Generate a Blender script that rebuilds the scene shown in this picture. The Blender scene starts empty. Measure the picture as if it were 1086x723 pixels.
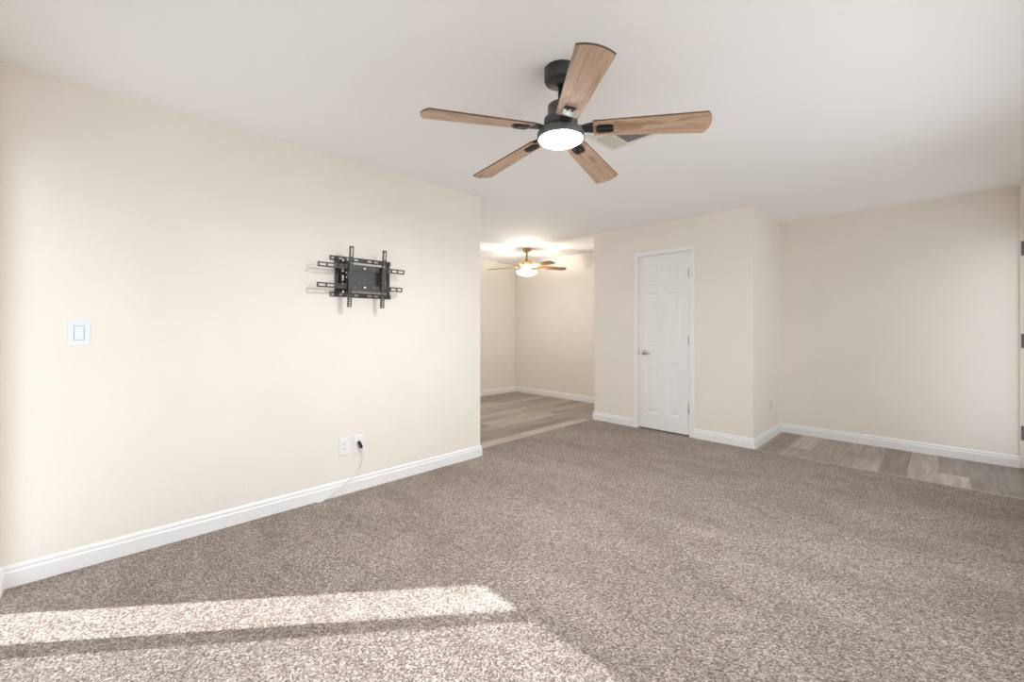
import bpy, bmesh, math, random
from mathutils import Vector, Matrix

# ------------------------------------------------------------------ camera, light, exposure
scene = bpy.context.scene
COL = scene.collection
PI = math.pi
F_PX, YAW, HORIZON, CAM_H = 443.2, math.radians(45.54), 348.0, 1.2068

cam_data = bpy.data.cameras.new('camera')
cam = bpy.data.objects.new('camera', cam_data)
COL.objects.link(cam)
cam_data.sensor_width = 36.0
cam_data.lens = F_PX / 1086.0 * 36.0
cam_data.shift_y = -(361.5 - HORIZON) / 1086.0
cam_data.clip_start = 0.02
cam.location = (0, 0, CAM_H)
cam.rotation_euler = (PI / 2, 0, YAW)
scene.camera = cam

scene.view_settings.view_transform = 'Standard'
scene.view_settings.look = 'None'
scene.view_settings.gamma = 1.0
scene.view_settings.use_curve_mapping = False
scene.view_settings.exposure = 0.27

cy = scene.cycles
cy.use_denoising = True
cy.max_bounces = 16
cy.diffuse_bounces = 10
cy.glossy_bounces = 4
cy.transmission_bounces = 6
cy.transparent_max_bounces = 8
cy.sample_clamp_indirect = 6.0
cy.caustics_reflective = False
cy.caustics_refractive = False

WORLD_STRENGTH = 3.1
WORLD_COLOR = (0.92, 0.98, 1.05)
SUN_STRENGTH = 8.3
BULB_W = 26
LAMP_STRENGTH = 19.0
WINDOW_TINT = (0.95, 0.95, 0.95)
ENTRY_TINT = (0.78, 0.78, 0.78)
DINING_TINT = (0.95, 0.95, 0.95)
BOWL_STRENGTH = 22
SUN_EL = math.radians(42.6)
SUN_AZ = (0.6247, 0.7809)

world = bpy.data.worlds.new('sky_world')
scene.world = world
world.use_nodes = True
bg = world.node_tree.nodes['Background']
bg.inputs[0].default_value = (*WORLD_COLOR, 1)
bg.inputs[1].default_value = WORLD_STRENGTH

sun_data = bpy.data.lights.new('sun', 'SUN')
sun_data.energy = SUN_STRENGTH
sun_data.angle = math.radians(0.6)
sun_data.color = (0.98, 0.99, 1.02)
sun = bpy.data.objects.new('sun', sun_data)
COL.objects.link(sun)
sun.location = (-4, -5, 5)
sun.rotation_euler = Vector((SUN_AZ[0] * math.cos(SUN_EL), SUN_AZ[1] * math.cos(SUN_EL), -math.sin(SUN_EL))).to_track_quat('-Z', 'Y').to_euler()


def portal(name, loc, direction, sx, sy):
    d = bpy.data.lights.new(name, 'AREA')
    d.shape = 'RECTANGLE'
    d.size, d.size_y = sx, sy
    d.cycles.is_portal = True
    o = bpy.data.objects.new(name, d)
    COL.objects.link(o)
    o.location = loc
    o.rotation_euler = Vector(direction).to_track_quat('-Z', 'Z').to_euler()


# ------------------------------------------------------------------ materials
def new_mat(name):
    m = bpy.data.materials.new(name)
    m.use_nodes = True
    nt = m.node_tree
    return m, nt, nt.nodes['Principled BSDF']


def N(nt, kind, **kw):
    n = nt.nodes.new(kind)
    for k, v in kw.items():
        setattr(n, k, v)
    return n


def plain(name, color, rough=0.5, metal=0.0, spec=0.5, bump=0.0, bscale=200.0, var=0.0):
    m, nt, b = new_mat(name)
    b.inputs['Base Color'].default_value = (*color, 1)
    b.inputs['Roughness'].default_value = rough
    b.inputs['Metallic'].default_value = metal
    b.inputs['Specular IOR Level'].default_value = spec
    tc = N(nt, 'ShaderNodeTexCoord')
    if bump:
        no = N(nt, 'ShaderNodeTexNoise')
        no.inputs['Scale'].default_value = bscale
        no.inputs['Detail'].default_value = 3
        nt.links.new(tc.outputs['Object'], no.inputs['Vector'])
        bu = N(nt, 'ShaderNodeBump')
        bu.inputs['Strength'].default_value = bump
        bu.inputs['Distance'].default_value = 0.004
        nt.links.new(no.outputs['Fac'], bu.inputs['Height'])
        nt.links.new(bu.outputs['Normal'], b.inputs['Normal'])
    if var:
        n2 = N(nt, 'ShaderNodeTexNoise')
        n2.inputs['Scale'].default_value = 3.0
        n2.inputs['Detail'].default_value = 4
        nt.links.new(tc.outputs['Object'], n2.inputs['Vector'])
        r = N(nt, 'ShaderNodeValToRGB')
        r.color_ramp.elements[0].position = 0.3
        r.color_ramp.elements[1].position = 0.7
        r.color_ramp.elements[0].color = (*[c * (1 - var) for c in color], 1)
        r.color_ramp.elements[1].color = (*[min(1, c * (1 + var)) for c in color], 1)
        nt.links.new(n2.outputs['Fac'], r.inputs['Fac'])
        nt.links.new(r.outputs['Color'], b.inputs['Base Color'])
    return m


M = {}
M['paint'] = plain('cream_wall_paint', (0.845, 0.805, 0.742), 0.6, spec=0.3, bump=0.25, bscale=90, var=0.012)
M['ceiling'] = plain('ceiling_paint', (0.925, 0.925, 0.925), 0.75, spec=0.2, bump=0.2, bscale=60)
M['trim'] = plain('white_trim_paint', (0.87, 0.87, 0.87), 0.35, spec=0.4)
M['door'] = plain('white_door_paint', (0.86, 0.86, 0.855), 0.4, spec=0.4)
M['plastic'] = plain('white_plastic', (0.86, 0.87, 0.88), 0.3)
M['switch'] = plain('cool_white_plastic', (0.80, 0.86, 0.92), 0.3)
M['groove'] = plain('grey_gap', (0.25, 0.26, 0.27), 0.6)
M['slot'] = plain('dark_slot', (0.12, 0.10, 0.08), 0.6)
M['black'] = plain('matte_black_metal', (0.012, 0.012, 0.0115), 0.45, spec=0.5)
M['fan_black'] = plain('satin_black_fan_metal', (0.035, 0.036, 0.036), 0.38, spec=0.5)
M['ring'] = plain('bloom_greyed_lamp_ring', (0.12, 0.12, 0.12), 0.45)  # black ring greyed so the lamp's bloom sits in the colour
M['motor'] = plain('bloom_greyed_motor_metal', (0.065, 0.066, 0.066), 0.42)  # black housing lightened, bloom from the lamp put into the colour
M['pad'] = plain('black_bracket', (0.02, 0.02, 0.02), 0.3)
M['mount'] = plain('powder_coated_steel', (0.045, 0.041, 0.036), 0.42, bump=0.15, bscale=900)
M['mount_plate'] = plain('charcoal_steel_plate', (0.055, 0.05, 0.043), 0.5, bump=0.2, bscale=500, var=0.2)
M['chrome'] = plain('bright_zinc', (0.75, 0.75, 0.74), 0.25, metal=1.0)
M['nickel'] = plain('satin_nickel', (0.62, 0.60, 0.57), 0.3, metal=1.0)
M['steel_hinge'] = plain('dark_steel_hinge', (0.16, 0.165, 0.17), 0.45, metal=0.6)
M['cord'] = plain('white_cord', (0.82, 0.81, 0.79), 0.4)
M['brass'] = plain('antique_brass', (0.50, 0.33, 0.15), 0.28, metal=1.0)
M['brass_bright'] = plain('polished_brass', (0.85, 0.62, 0.30), 0.22, metal=1.0)
M['vent'] = plain('white_vent_enamel', (0.80, 0.78, 0.74), 0.4)
M['louver'] = plain('beige_vent_louver', (0.66, 0.62, 0.54), 0.5)
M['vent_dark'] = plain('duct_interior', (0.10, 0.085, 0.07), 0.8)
M['strip'] = plain('tan_transition_strip', (0.44, 0.375, 0.32), 0.5)
M['concrete'] = plain('patio_concrete', (0.72, 0.70, 0.67), 0.85, bump=0.3, bscale=40, var=0.08)
M['stucco'] = plain('tan_stucco', (0.40, 0.36, 0.32), 0.85, bump=0.3, bscale=30)
M['alu'] = plain('white_vinyl_frame', (0.80, 0.80, 0.80), 0.35)
M['beige_plate'] = plain('painted_over_plate', (0.78, 0.70, 0.60), 0.5)


def emission(name, color, strength):
    m, nt, b = new_mat(name)
    b.inputs['Base Color'].default_value = (0.9, 0.9, 0.9, 1)
    b.inputs['Emission Color'].default_value = (*color, 1)
    b.inputs['Emission Strength'].default_value = strength
    return m


M['lens'] = emission('lit_frosted_lens', (1.0, 0.99, 0.97), 130.0)
M['bowl'] = emission('lit_frosted_bowl', (1.0, 0.91, 0.79), BOWL_STRENGTH)


def glass(name, tint):
    m = bpy.data.materials.new(name)
    m.use_nodes = True
    nt = m.node_tree
    nt.nodes.remove(nt.nodes['Principled BSDF'])
    out = nt.nodes['Material Output']
    t = N(nt, 'ShaderNodeBsdfTransparent')
    t.inputs[0].default_value = (*tint, 1)
    g = N(nt, 'ShaderNodeBsdfGlossy')
    g.inputs['Roughness'].default_value = 0.02
    mx = N(nt, 'ShaderNodeMixShader')
    mx.inputs[0].default_value = 0.07
    nt.links.new(t.outputs[0], mx.inputs[1])
    nt.links.new(g.outputs[0], mx.inputs[2])
    nt.links.new(mx.outputs[0], out.inputs[0])
    return m


M['glass'] = glass('clear_door_glass', (0.79, 0.80, 0.81))
M['storm_glass'] = glass('fill_storm_glass', ENTRY_TINT)
M['dining_glass'] = glass('fill_dining_glass', DINING_TINT)
M['window_glass'] = glass('fill_window_glass', WINDOW_TINT)


def carpet():
    m, nt, b = new_mat('cut_pile_carpet')
    b.inputs['Roughness'].default_value = 0.95
    b.inputs['Specular IOR Level'].default_value = 0.1
    b.inputs['Sheen Weight'].default_value = 0.34
    b.inputs['Sheen Tint'].default_value = (1.0, 0.86, 0.74, 1)
    b.inputs['Sheen Roughness'].default_value = 0.45
    tc = N(nt, 'ShaderNodeTexCoord')
    # yarn flecks: light, mid and dark tufts
    vo = N(nt, 'ShaderNodeTexVoronoi')
    vo.inputs['Scale'].default_value = 165
    wn = N(nt, 'ShaderNodeTexNoise')
    wn.inputs['Scale'].default_value = 60
    wn.inputs['Detail'].default_value = 2
    add = N(nt, 'ShaderNodeMixRGB', blend_type='ADD')
    add.inputs[0].default_value = 0.009
    nt.links.new(tc.outputs['Object'], add.inputs[1])
    nt.links.new(tc.outputs['Object'], wn.inputs['Vector'])
    nt.links.new(wn.outputs['Color'], add.inputs[2])
    nt.links.new(add.outputs[0], vo.inputs['Vector'])
    sep = N(nt, 'ShaderNodeSeparateColor')
    nt.links.new(vo.outputs['Color'], sep.inputs[0])
    r = N(nt, 'ShaderNodeValToRGB')
    e = r.color_ramp.elements
    e[0].position = 0.0; e[0].color = (0.125, 0.1, 0.086, 1)
    e[1].position = 1.0; e[1].color = (0.64, 0.575, 0.525, 1)
    x = e.new(0.35); x.color = (0.262, 0.222, 0.195, 1)
    x = e.new(0.7); x.color = (0.42, 0.366, 0.328, 1)
    nt.links.new(sep.outputs[0], r.inputs['Fac'])
    # brushed patches left by the vacuum cleaner (pile lean)
    mp = N(nt, 'ShaderNodeMapping')
    mp.inputs['Rotation'].default_value = (0, 0, math.radians(35))
    mp.inputs['Scale'].default_value = (1.0, 2.4, 1)
    nt.links.new(tc.outputs['Object'], mp.inputs['Vector'])
    n2 = N(nt, 'ShaderNodeTexNoise')
    n2.inputs['Scale'].default_value = 1.5
    n2.inputs['Detail'].default_value = 5
    n2.inputs['Roughness'].default_value = 0.6
    n2.inputs['Distortion'].default_value = 0.6
    nt.links.new(mp.outputs[0], n2.inputs['Vector'])
    r2 = N(nt, 'ShaderNodeValToRGB')
    r2.color_ramp.elements[0].position = 0.35
    r2.color_ramp.elements[1].position = 0.65
    r2.color_ramp.elements[0].color = (0.80, 0.79, 0.78, 1)
    r2.color_ramp.elements[1].color = (1.12, 1.12, 1.12, 1)
    nt.links.new(n2.outputs['Fac'], r2.inputs['Fac'])
    mul = N(nt, 'ShaderNodeMixRGB', blend_type='MULTIPLY')
    mul.inputs[0].default_value = 1
    nt.links.new(r.outputs[0], mul.inputs[1])
    nt.links.new(r2.outputs[0], mul.inputs[2])
    nt.links.new(mul.outputs[0], b.inputs['Base Color'])
    # tufts
    n3 = N(nt, 'ShaderNodeTexNoise')
    n3.inputs['Scale'].default_value = 190
    n3.inputs['Detail'].default_value = 2
    nt.links.new(tc.outputs['Object'], n3.inputs['Vector'])
    bu = N(nt, 'ShaderNodeBump')
    bu.inputs['Strength'].default_value = 1.0
    bu.inputs['Distance'].default_value = 0.008
    nt.links.new(n3.outputs['Fac'], bu.inputs['Height'])
    bu2 = N(nt, 'ShaderNodeBump', invert=True)
    bu2.inputs['Strength'].default_value = 0.9
    bu2.inputs['Distance'].default_value = 0.007
    nt.links.new(vo.outputs['Distance'], bu2.inputs['Height'])
    nt.links.new(bu.outputs[0], bu2.inputs['Normal'])
    nt.links.new(bu2.outputs[0], b.inputs['Normal'])
    return m


M['carpet'] = carpet()


def laminate():
    m, nt, b = new_mat('grey_brown_laminate_planks')
    b.inputs['Roughness'].default_value = 0.42
    b.inputs['Specular IOR Level'].default_value = 0.35
    tc = N(nt, 'ShaderNodeTexCoord')
    mp = N(nt, 'ShaderNodeMapping')          # planks run along Y
    mp.inputs['Rotation'].default_value = (0, 0, math.radians(90))
    nt.links.new(tc.outputs['Object'], mp.inputs['Vector'])
    br = N(nt, 'ShaderNodeTexBrick')
    br.offset = 0.37
    br.offset_frequency = 3
    br.inputs['Scale'].default_value = 1.0
    br.inputs['Brick Width'].default_value = 1.15
    br.inputs['Row Height'].default_value = 0.178
    br.inputs['Mortar Size'].default_value = 0.0012
    br.inputs['Mortar Smooth'].default_value = 0.2
    br.inputs['Bias'].default_value = 0.0
    br.inputs['Color1'].default_value = (0, 0, 0, 1)
    br.inputs['Color2'].default_value = (1, 1, 1, 1)
    br.inputs['Mortar'].default_value = (0.35, 0.35, 0.35, 1)
    nt.links.new(mp.outputs[0], br.inputs['Vector'])
    r = N(nt, 'ShaderNodeValToRGB')
    e = r.color_ramp.elements
    e[0].position = 0.0; e[0].color = (0.25, 0.208, 0.178, 1)
    e[1].position = 1.0; e[1].color = (0.49, 0.43, 0.385, 1)
    x = e.new(0.5); x.color = (0.35, 0.30, 0.262, 1)
    nt.links.new(br.outputs['Color'], r.inputs['Fac'])
    # grain: streaks along the plank, shifted from plank to plank
    mp2 = N(nt, 'ShaderNodeMapping')
    mp2.inputs['Scale'].default_value = (14, 1.1, 1)
    off = N(nt, 'ShaderNodeMixRGB', blend_type='ADD')
    off.inputs[0].default_value = 3.0
    off.use_clamp = False
    nt.links.new(tc.outputs['Object'], off.inputs[1])
    nt.links.new(br.outputs['Color'], off.inputs[2])
    nt.links.new(off.outputs[0], mp2.inputs['Vector'])
    n = N(nt, 'ShaderNodeTexNoise')
    n.inputs['Scale'].default_value = 2.2
    n.inputs['Detail'].default_value = 6
    n.inputs['Roughness'].default_value = 0.62
    n.inputs['Distortion'].default_value = 0.5
    nt.links.new(mp2.outputs[0], n.inputs['Vector'])
    r2 = N(nt, 'ShaderNodeValToRGB')
    r2.color_ramp.elements[0].position = 0.3
    r2.color_ramp.elements[1].position = 0.72
    r2.color_ramp.elements[0].color = (0.62, 0.60, 0.58, 1)
    r2.color_ramp.elements[1].color = (1.25, 1.25, 1.25, 1)
    nt.links.new(n.outputs['Fac'], r2.inputs['Fac'])
    mul = N(nt, 'ShaderNodeMixRGB', blend_type='MULTIPLY')
    mul.inputs[0].default_value = 1
    nt.links.new(r.outputs[0], mul.inputs[1])
    nt.links.new(r2.outputs[0], mul.inputs[2])
    nt.links.new(mul.outputs[0], b.inputs['Base Color'])
    bu = N(nt, 'ShaderNodeBump', invert=True)
    bu.inputs['Strength'].default_value = 0.4
    bu.inputs['Distance'].default_value = 0.001
    nt.links.new(br.outputs['Fac'], bu.inputs['Height'])
    nt.links.new(bu.outputs[0], b.inputs['Normal'])
    return m


M['laminate'] = laminate()


def blade_wood(name, dark, mid, light, figure=True):
    m, nt, b = new_mat(name)
    b.inputs['Roughness'].default_value = 0.45
    b.inputs['Specular IOR Level'].default_value = 0.3
    tc = N(nt, 'ShaderNodeTexCoord')
    oi = N(nt, 'ShaderNodeObjectInfo')
    add = N(nt, 'ShaderNodeVectorMath', operation='ADD')
    sc = N(nt, 'ShaderNodeVectorMath', operation='SCALE')
    sc.inputs['Scale'].default_value = 7.0
    nt.links.new(oi.outputs['Random'], sc.inputs[0])
    nt.links.new(tc.outputs['Object'], add.inputs[0])
    nt.links.new(sc.outputs[0], add.inputs[1])
    mp = N(nt, 'ShaderNodeMapping')
    mp.inputs['Scale'].default_value = (1.5, 20, 1)
    nt.links.new(add.outputs[0], mp.inputs['Vector'])
    n = N(nt, 'ShaderNodeTexNoise')
    n.inputs['Scale'].default_value = 3.0
    n.inputs['Detail'].default_value = 5
    n.inputs['Distortion'].default_value = 0.4
    nt.links.new(mp.outputs[0], n.inputs['Vector'])
    r = N(nt, 'ShaderNodeValToRGB')
    e = r.color_ramp.elements
    e[0].position = 0.25; e[0].color = (*dark, 1)
    e[1].position = 0.8; e[1].color = (*light, 1)
    x = e.new(0.5); x.color = (*mid, 1)
    nt.links.new(n.outputs['Fac'], r.inputs['Fac'])
    last = r.outputs[0]
    if figure:                                # broad cathedral figure of the veneer
        mp2 = N(nt, 'ShaderNodeMapping')
        mp2.inputs['Scale'].default_value = (3.2, 13, 1)
        nt.links.new(add.outputs[0], mp2.inputs['Vector'])
        n2 = N(nt, 'ShaderNodeTexNoise')
        n2.inputs['Scale'].default_value = 1.4
        n2.inputs['Detail'].default_value = 2
        nt.links.new(mp2.outputs[0], n2.inputs['Vector'])
        r2 = N(nt, 'ShaderNodeValToRGB')
        r2.color_ramp.elements[0].position = 0.60
        r2.color_ramp.elements[1].position = 0.64
        r2.color_ramp.elements[0].color = (1, 1, 1, 1)
        r2.color_ramp.elements[1].color = (0.72, 0.68, 0.64, 1)
        nt.links.new(n2.outputs['Fac'], r2.inputs['Fac'])
        mul = N(nt, 'ShaderNodeMixRGB', blend_type='MULTIPLY')
        mul.inputs[0].default_value = 1
        nt.links.new(last, mul.inputs[1])
        nt.links.new(r2.outputs[0], mul.inputs[2])
        last = mul.outputs[0]
    nt.links.new(last, b.inputs['Base Color'])
    return m


M['blade'] = blade_wood('light_walnut_veneer', (0.40, 0.255, 0.175), (0.54, 0.365, 0.255), (0.64, 0.465, 0.34))
M['blade_edge'] = plain('dark_blade_edge', (0.10, 0.065, 0.045), 0.5)
M['blade_brown'] = blade_wood('brown_oak_veneer', (0.20, 0.11, 0.05), (0.30, 0.17, 0.08), (0.38, 0.23, 0.12), figure=False)


# ------------------------------------------------------------------ mesh helpers
def box(bm, x0, x1, y0, y1, z0, z1, bevel=0.0, mi=0):
    vs = [bm.verts.new((x, y, z)) for z in (z0, z1) for y in (y0, y1) for x in (x0, x1)]
    idx = ((0, 2, 3, 1), (4, 5, 7, 6), (0, 1, 5, 4), (2, 6, 7, 3), (0, 4, 6, 2), (1, 3, 7, 5))
    fs = [bm.faces.new([vs[i] for i in f]) for f in idx]
    for f in fs:
        f.material_index = mi
    if bevel:
        es = list({e for f in fs for e in f.edges})
        bmesh.ops.bevel(bm, geom=es, offset=bevel, segments=2, affect='EDGES', profile=0.5)
    return fs


def lathe(bm, prof, seg=48, c=(0, 0), axis='z', mi=0):
    """prof: list of (radius, height); closed with caps where the radius is 0."""
    rings = []
    for r, h in prof:
        if r < 1e-6:
            p = (c[0], c[1], h)
            rings.append([bm.verts.new(p)])
        else:
            rings.append([bm.verts.new((c[0] + r * math.cos(2 * PI * k / seg), c[1] + r * math.sin(2 * PI * k / seg), h)) for k in range(seg)])
    for a, b in zip(rings, rings[1:]):
        for k in range(seg):
            k2 = (k + 1) % seg
            if len(a) == 1 and len(b) == 1:
                continue
            if len(a) == 1:
                f = bm.faces.new((a[0], b[k2], b[k]))
            elif len(b) == 1:
                f = bm.faces.new((a[k], a[k2], b[0]))
            else:
                f = bm.faces.new((a[k], a[k2], b[k2], b[k]))
            f.material_index = mi
            f.smooth = True


def tube(bm, pts, r, seg=10, mi=0):
    pts = [Vector(p) for p in pts]
    rings = []
    up = Vector((0, 0, 1))
    for i, p in enumerate(pts):
        t = (pts[min(i + 1, len(pts) - 1)] - pts[max(i - 1, 0)]).normalized()
        a = t.cross(up)
        if a.length < 1e-3:
            a = t.cross(Vector((1, 0, 0)))
        a.normalize()
        b = t.cross(a).normalized()
        rings.append([bm.verts.new(p + a * r * math.cos(2 * PI * k / seg) + b * r * math.sin(2 * PI * k / seg)) for k in range(seg)])
    for A, B in zip(rings, rings[1:]):
        for k in range(seg):
            f = bm.faces.new((A[k], A[(k + 1) % seg], B[(k + 1) % seg], B[k]))
            f.smooth = True
            f.material_index = mi
    bm.faces.new(rings[0]); bm.faces.new(rings[-1])


def prism(bm, poly, z0, z1, mi=0, side_mi=None):
    """extrude an xy polygon between two heights"""
    a = [bm.verts.new((x, y, z0)) for x, y in poly]
    b = [bm.verts.new((x, y, z1)) for x, y in poly]
    f = bm.faces.new(a); f.material_index = mi
    f = bm.faces.new(b); f.material_index = mi
    n = len(poly)
    for k in range(n):
        f = bm.faces.new((a[k], a[(k + 1) % n], b[(k + 1) % n], b[k]))
        f.material_index = mi if side_mi is None else side_mi
    return a, b


def spline(pts, n=8):
    """Catmull-Rom through pts"""
    P = [Vector(p) for p in pts]
    P = [P[0] * 2 - P[1]] + P + [P[-1] * 2 - P[-2]]
    out = []
    for i in range(1, len(P) - 2):
        for k in range(n):
            t = k / n
            out.append(0.5 * ((2 * P[i]) + (P[i + 1] - P[i - 1]) * t + (2 * P[i - 1] - 5 * P[i] + 4 * P[i + 1] - P[i + 2]) * t * t
                              + (3 * P[i] - P[i - 1] - 3 * P[i + 1] + P[i + 2]) * t ** 3))
    out.append(P[-2])
    return out


def obj(name, bm, mats, parent=None, loc=(0, 0, 0), rot=(0, 0, 0), autosmooth=None):
    bmesh.ops.recalc_face_normals(bm, faces=bm.faces[:])
    me = bpy.data.meshes.new(name)
    bm.to_mesh(me)
    bm.free()
    for m in (mats if isinstance(mats, (list, tuple)) else [mats]):
        me.materials.append(m)
    o = bpy.data.objects.new(name, me)
    COL.objects.link(o)
    o.location = loc
    o.rotation_euler = rot
    if parent is not None:
        o.parent = parent
    return o


def tag(o, label, cat, group=None):
    o['label'] = label
    o['category'] = cat
    if group:
        o['group'] = group
    return o


def thing(name, label, cat, loc=(0, 0, 0), rotz=0.0, group=None):
    o = bpy.data.objects.new(name, None)
    o.empty_display_size = 0.1
    COL.objects.link(o)
    o.location = loc
    o.rotation_euler = (0, 0, rotz)
    return tag(o, label, cat, group)


def struct(name, bm, m, label=None, cat=None, parent=None, loc=(0, 0, 0)):
    o = obj(name, bm, m, parent, loc)
    if parent is None:
        o['kind'] = 'structure'
        if label:
            tag(o, label, cat)
    return o


# ------------------------------------------------------------------ room shell (x across, y into the room, metres)
H = 2.44
XL, YW, YE = -3.033, -0.336, 2.555        # left wall face, window wall face, end of left wall
YC, XC0, XC1 = 4.6586, -3.194, -1.2955    # closet front and its two ends
YF, XR, XD = 5.69, 0.50, -5.70            # far wall, right wall, dining side wall
T = 0.12
PT = 0.137                                # partition thickness
XS, YS = -3.20, 4.63                      # carpet edges

# floors
bm = bmesh.new()
prism(bm, [(XS, YW - T), (XR + T, YW - T), (XR + T, YS), (XC1, YS), (XC1, YF), (XC0, YF), (XC0, YS + 0.02), (XS, YS + 0.02)], -0.06, 0.0)
struct('floor', bm, M['carpet'], 'mottled grey brown cut pile carpet across the living room', 'carpet')
bm = bmesh.new()
box(bm, XD - T, XS, 1.5, YF + T, -0.06, -0.006)
struct('floor_dining', bm, M['laminate'], 'grey brown plank flooring in the dining area under the small brass fan', 'floor')
bm = bmesh.new()
box(bm, XC1, XR + T, YS, YF + T, -0.06, -0.006)
struct('floor_entry', bm, M['laminate'], 'grey brown plank flooring strip in front of the far right wall', 'floor')
# carpet transition strips
bm = bmesh.new()
box(bm, XS - 0.014, XS + 0.004, YE + 0.015, YC - 0.015, -0.006, 0.004, 0.002)
struct('trim_1', bm, M['strip'], 'thin tan strip between carpet and dining planks', 'trim')
bm = bmesh.new()
box(bm, XC1 + 0.015, XR, YS - 0.004, YS + 0.014, -0.006, 0.004, 0.002)
struct('trim_2', bm, M['strip'], 'thin tan strip between carpet and entry planks', 'trim')

# ceiling
bm = bmesh.new()
box(bm, XD - T, XR + T, YW - T, YF + T, H, H + 0.12)
struct('ceiling', bm, M['ceiling'], 'white painted ceiling over the whole room', 'ceiling')

# walls
bm = bmesh.new()
box(bm, XL - PT, XL, YW - T, YE, 0, H)
struct('wall_left', bm, M['paint'], 'long cream wall on the left carrying the black television mount', 'wall')
DX0, DX1, DZ = -2.93, -0.12, 2.08          # patio door rough opening, right side widened for more daylight
bm = bmesh.new()
box(bm, XL, DX0, YW - T, YW, 0, H)
box(bm, DX1, XR, YW - T, YW, 0, H)
box(bm, DX0, DX1, YW - T, YW, DZ, H)
struct('wall_window', bm, M['paint'], 'cream wall at the left picture edge that holds the patio door', 'wall')
EY0, EY1, EZ = 4.72, 5.672, 2.08           # entry doorway in the right wall
bm = bmesh.new()
WY0, WY1, WZ0, WZ1 = 0.95, 3.75, 0.45, 2.10   # opening for the added, unseen fill window beside the entry
box(bm, XR, XR + T, YW - T, WY0, 0, H)
box(bm, XR, XR + T, WY1, EY0, 0, H)
box(bm, XR, XR + T, WY0, WY1, 0, WZ0)
box(bm, XR, XR + T, WY0, WY1, WZ1, H)
box(bm, XR, XR + T, EY0, YF, EZ, H)
struct('wall_right', bm, M['paint'], 'cream wall on the right with the entry doorway', 'wall')
bm = bmesh.new()
box(bm, XD - T, XR + T, YF, YF + T, 0, H)
struct('wall_far', bm, M['paint'], 'far cream wall behind the dining area and the entry', 'wall')
bm = bmesh.new()
CX0, CX1, CZ = -2.566, -1.920, 2.085       # closet door opening
box(bm, XC0, CX0, YC, YC + T, 0, H)
box(bm, CX1, XC1, YC, YC + T, 0, H)
box(bm, CX0, CX1, YC, YC + T, CZ, H)
box(bm, XC0, XC0 + T, YC + T, YF, 0, H)
box(bm, XC1 - T, XC1, YC + T, YF, 0, H)
struct('wall_closet', bm, M['paint'], 'cream closet box with the white six panel door', 'wall')
bm = bmesh.new()
KY0, KY1, KZ0, KZ1 = 2.0, 4.1, 0.35, 2.10     # opening for the added, unseen fill window in the dining side wall
box(bm, XD - T, XD, 1.5, KY0, 0, H)
box(bm, XD - T, XD, KY1, YF, 0, H)
box(bm, XD - T, XD, KY0, KY1, 0, KZ0)
box(bm, XD - T, XD, KY0, KY1, KZ1, H)
box(bm, XD, XL - PT, 1.5, 1.62, 0, H)
struct('wall_dining', bm, M['paint'], 'cream dining walls on the left behind the small fan', 'wall')

# baseboards: stepped moulding, mitred at corners
BH, BT = 0.104, 0.014
PROF = [(0, 0), (BT, 0), (BT, 0.070), (BT - 0.002, 0.074), (BT - 0.0055, 0.077), (BT - 0.0055, 0.083), (BT - 0.004, 0.087), (BT - 0.006, 0.095), (0.003, BH), (0, BH)]


def board(bm, p0, p1, n, e0=0, e1=0, z=0.0):
    p0, p1, n = Vector((*p0, z)), Vector((*p1, z)), Vector((*n, 0))
    d = (p1 - p0).normalized()
    A = [bm.verts.new(p0 + n * q - d * q * e0 + Vector((0, 0, h))) for q, h in PROF]
    B = [bm.verts.new(p1 + n * q + d * q * e1 + Vector((0, 0, h))) for q, h in PROF]
    bm.faces.new(A); bm.faces.new(B)
    k = len(PROF)
    for i in range(k):
        bm.faces.new((A[i], A[(i + 1) % k], B[(i + 1) % k], B[i]))


LZ = -0.006
bm = bmesh.new(); board(bm, (XL, YW), (XL, YE), (1, 0), -1, 1); board(bm, (XL, YE), (XL - PT, YE), (0, 1), 1, 1)
struct('baseboard_left', bm, M['trim'], 'white baseboard along the long left wall', 'baseboard')
bm = bmesh.new(); board(bm, (XL, YW), (DX0 - 0.005, YW), (0, 1), -1, 0); board(bm, (DX1 + 0.005, YW), (XR, YW), (0, 1), 0, -1)
struct('baseboard_window', bm, M['trim'], 'white baseboard at the lower left picture corner', 'baseboard')
CAS = 0.052
bm = bmesh.new()
board(bm, (XC0, YC), (CX0 - CAS + 0.016, YC), (0, -1), 1, 0)
board(bm, (CX1 + CAS - 0.016, YC), (XC1, YC), (0, -1), 0, 1)
board(bm, (XC1, YC), (XC1, YF), (1, 0), 1, -1, LZ)
board(bm, (XC0, YC), (XC0, YF), (-1, 0), 1, -1, LZ)
struct('baseboard_closet', bm, M['trim'], 'white baseboard around the closet box beside the panel door', 'baseboard')
bm = bmesh.new(); board(bm, (XC1, YF), (XR, YF), (0, -1), -1, 0, LZ)
struct('baseboard_far', bm, M['trim'], 'white baseboard along the far right wall above the planks', 'baseboard')
bm = bmesh.new(); board(bm, (XD, YF), (XC0, YF), (0, -1), -1, -1, LZ); board(bm, (XD, 1.62), (XD, YF), (1, 0), -1, -1, LZ)
struct('baseboard_dining', bm, M['trim'], 'white baseboard around the dining area', 'baseboard')
bm = bmesh.new(); board(bm, (XR, YW), (XR, EY0 - 0.06), (-1, 0), -1, 0)
struct('baseboard_right', bm, M['trim'], 'white baseboard along the right wall', 'baseboard')

# outdoors: concrete slabs beyond the patio door and the entry
bm = bmesh.new()
box(bm, -7.5, 4, -7, YW - T, -0.16, -0.06)  # unseen slab, added to bounce sunlight up to the ceiling
struct('floor_patio', bm, M['concrete'], 'unseen concrete slab added outside the sliding door to bounce sunlight', 'patio')
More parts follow.
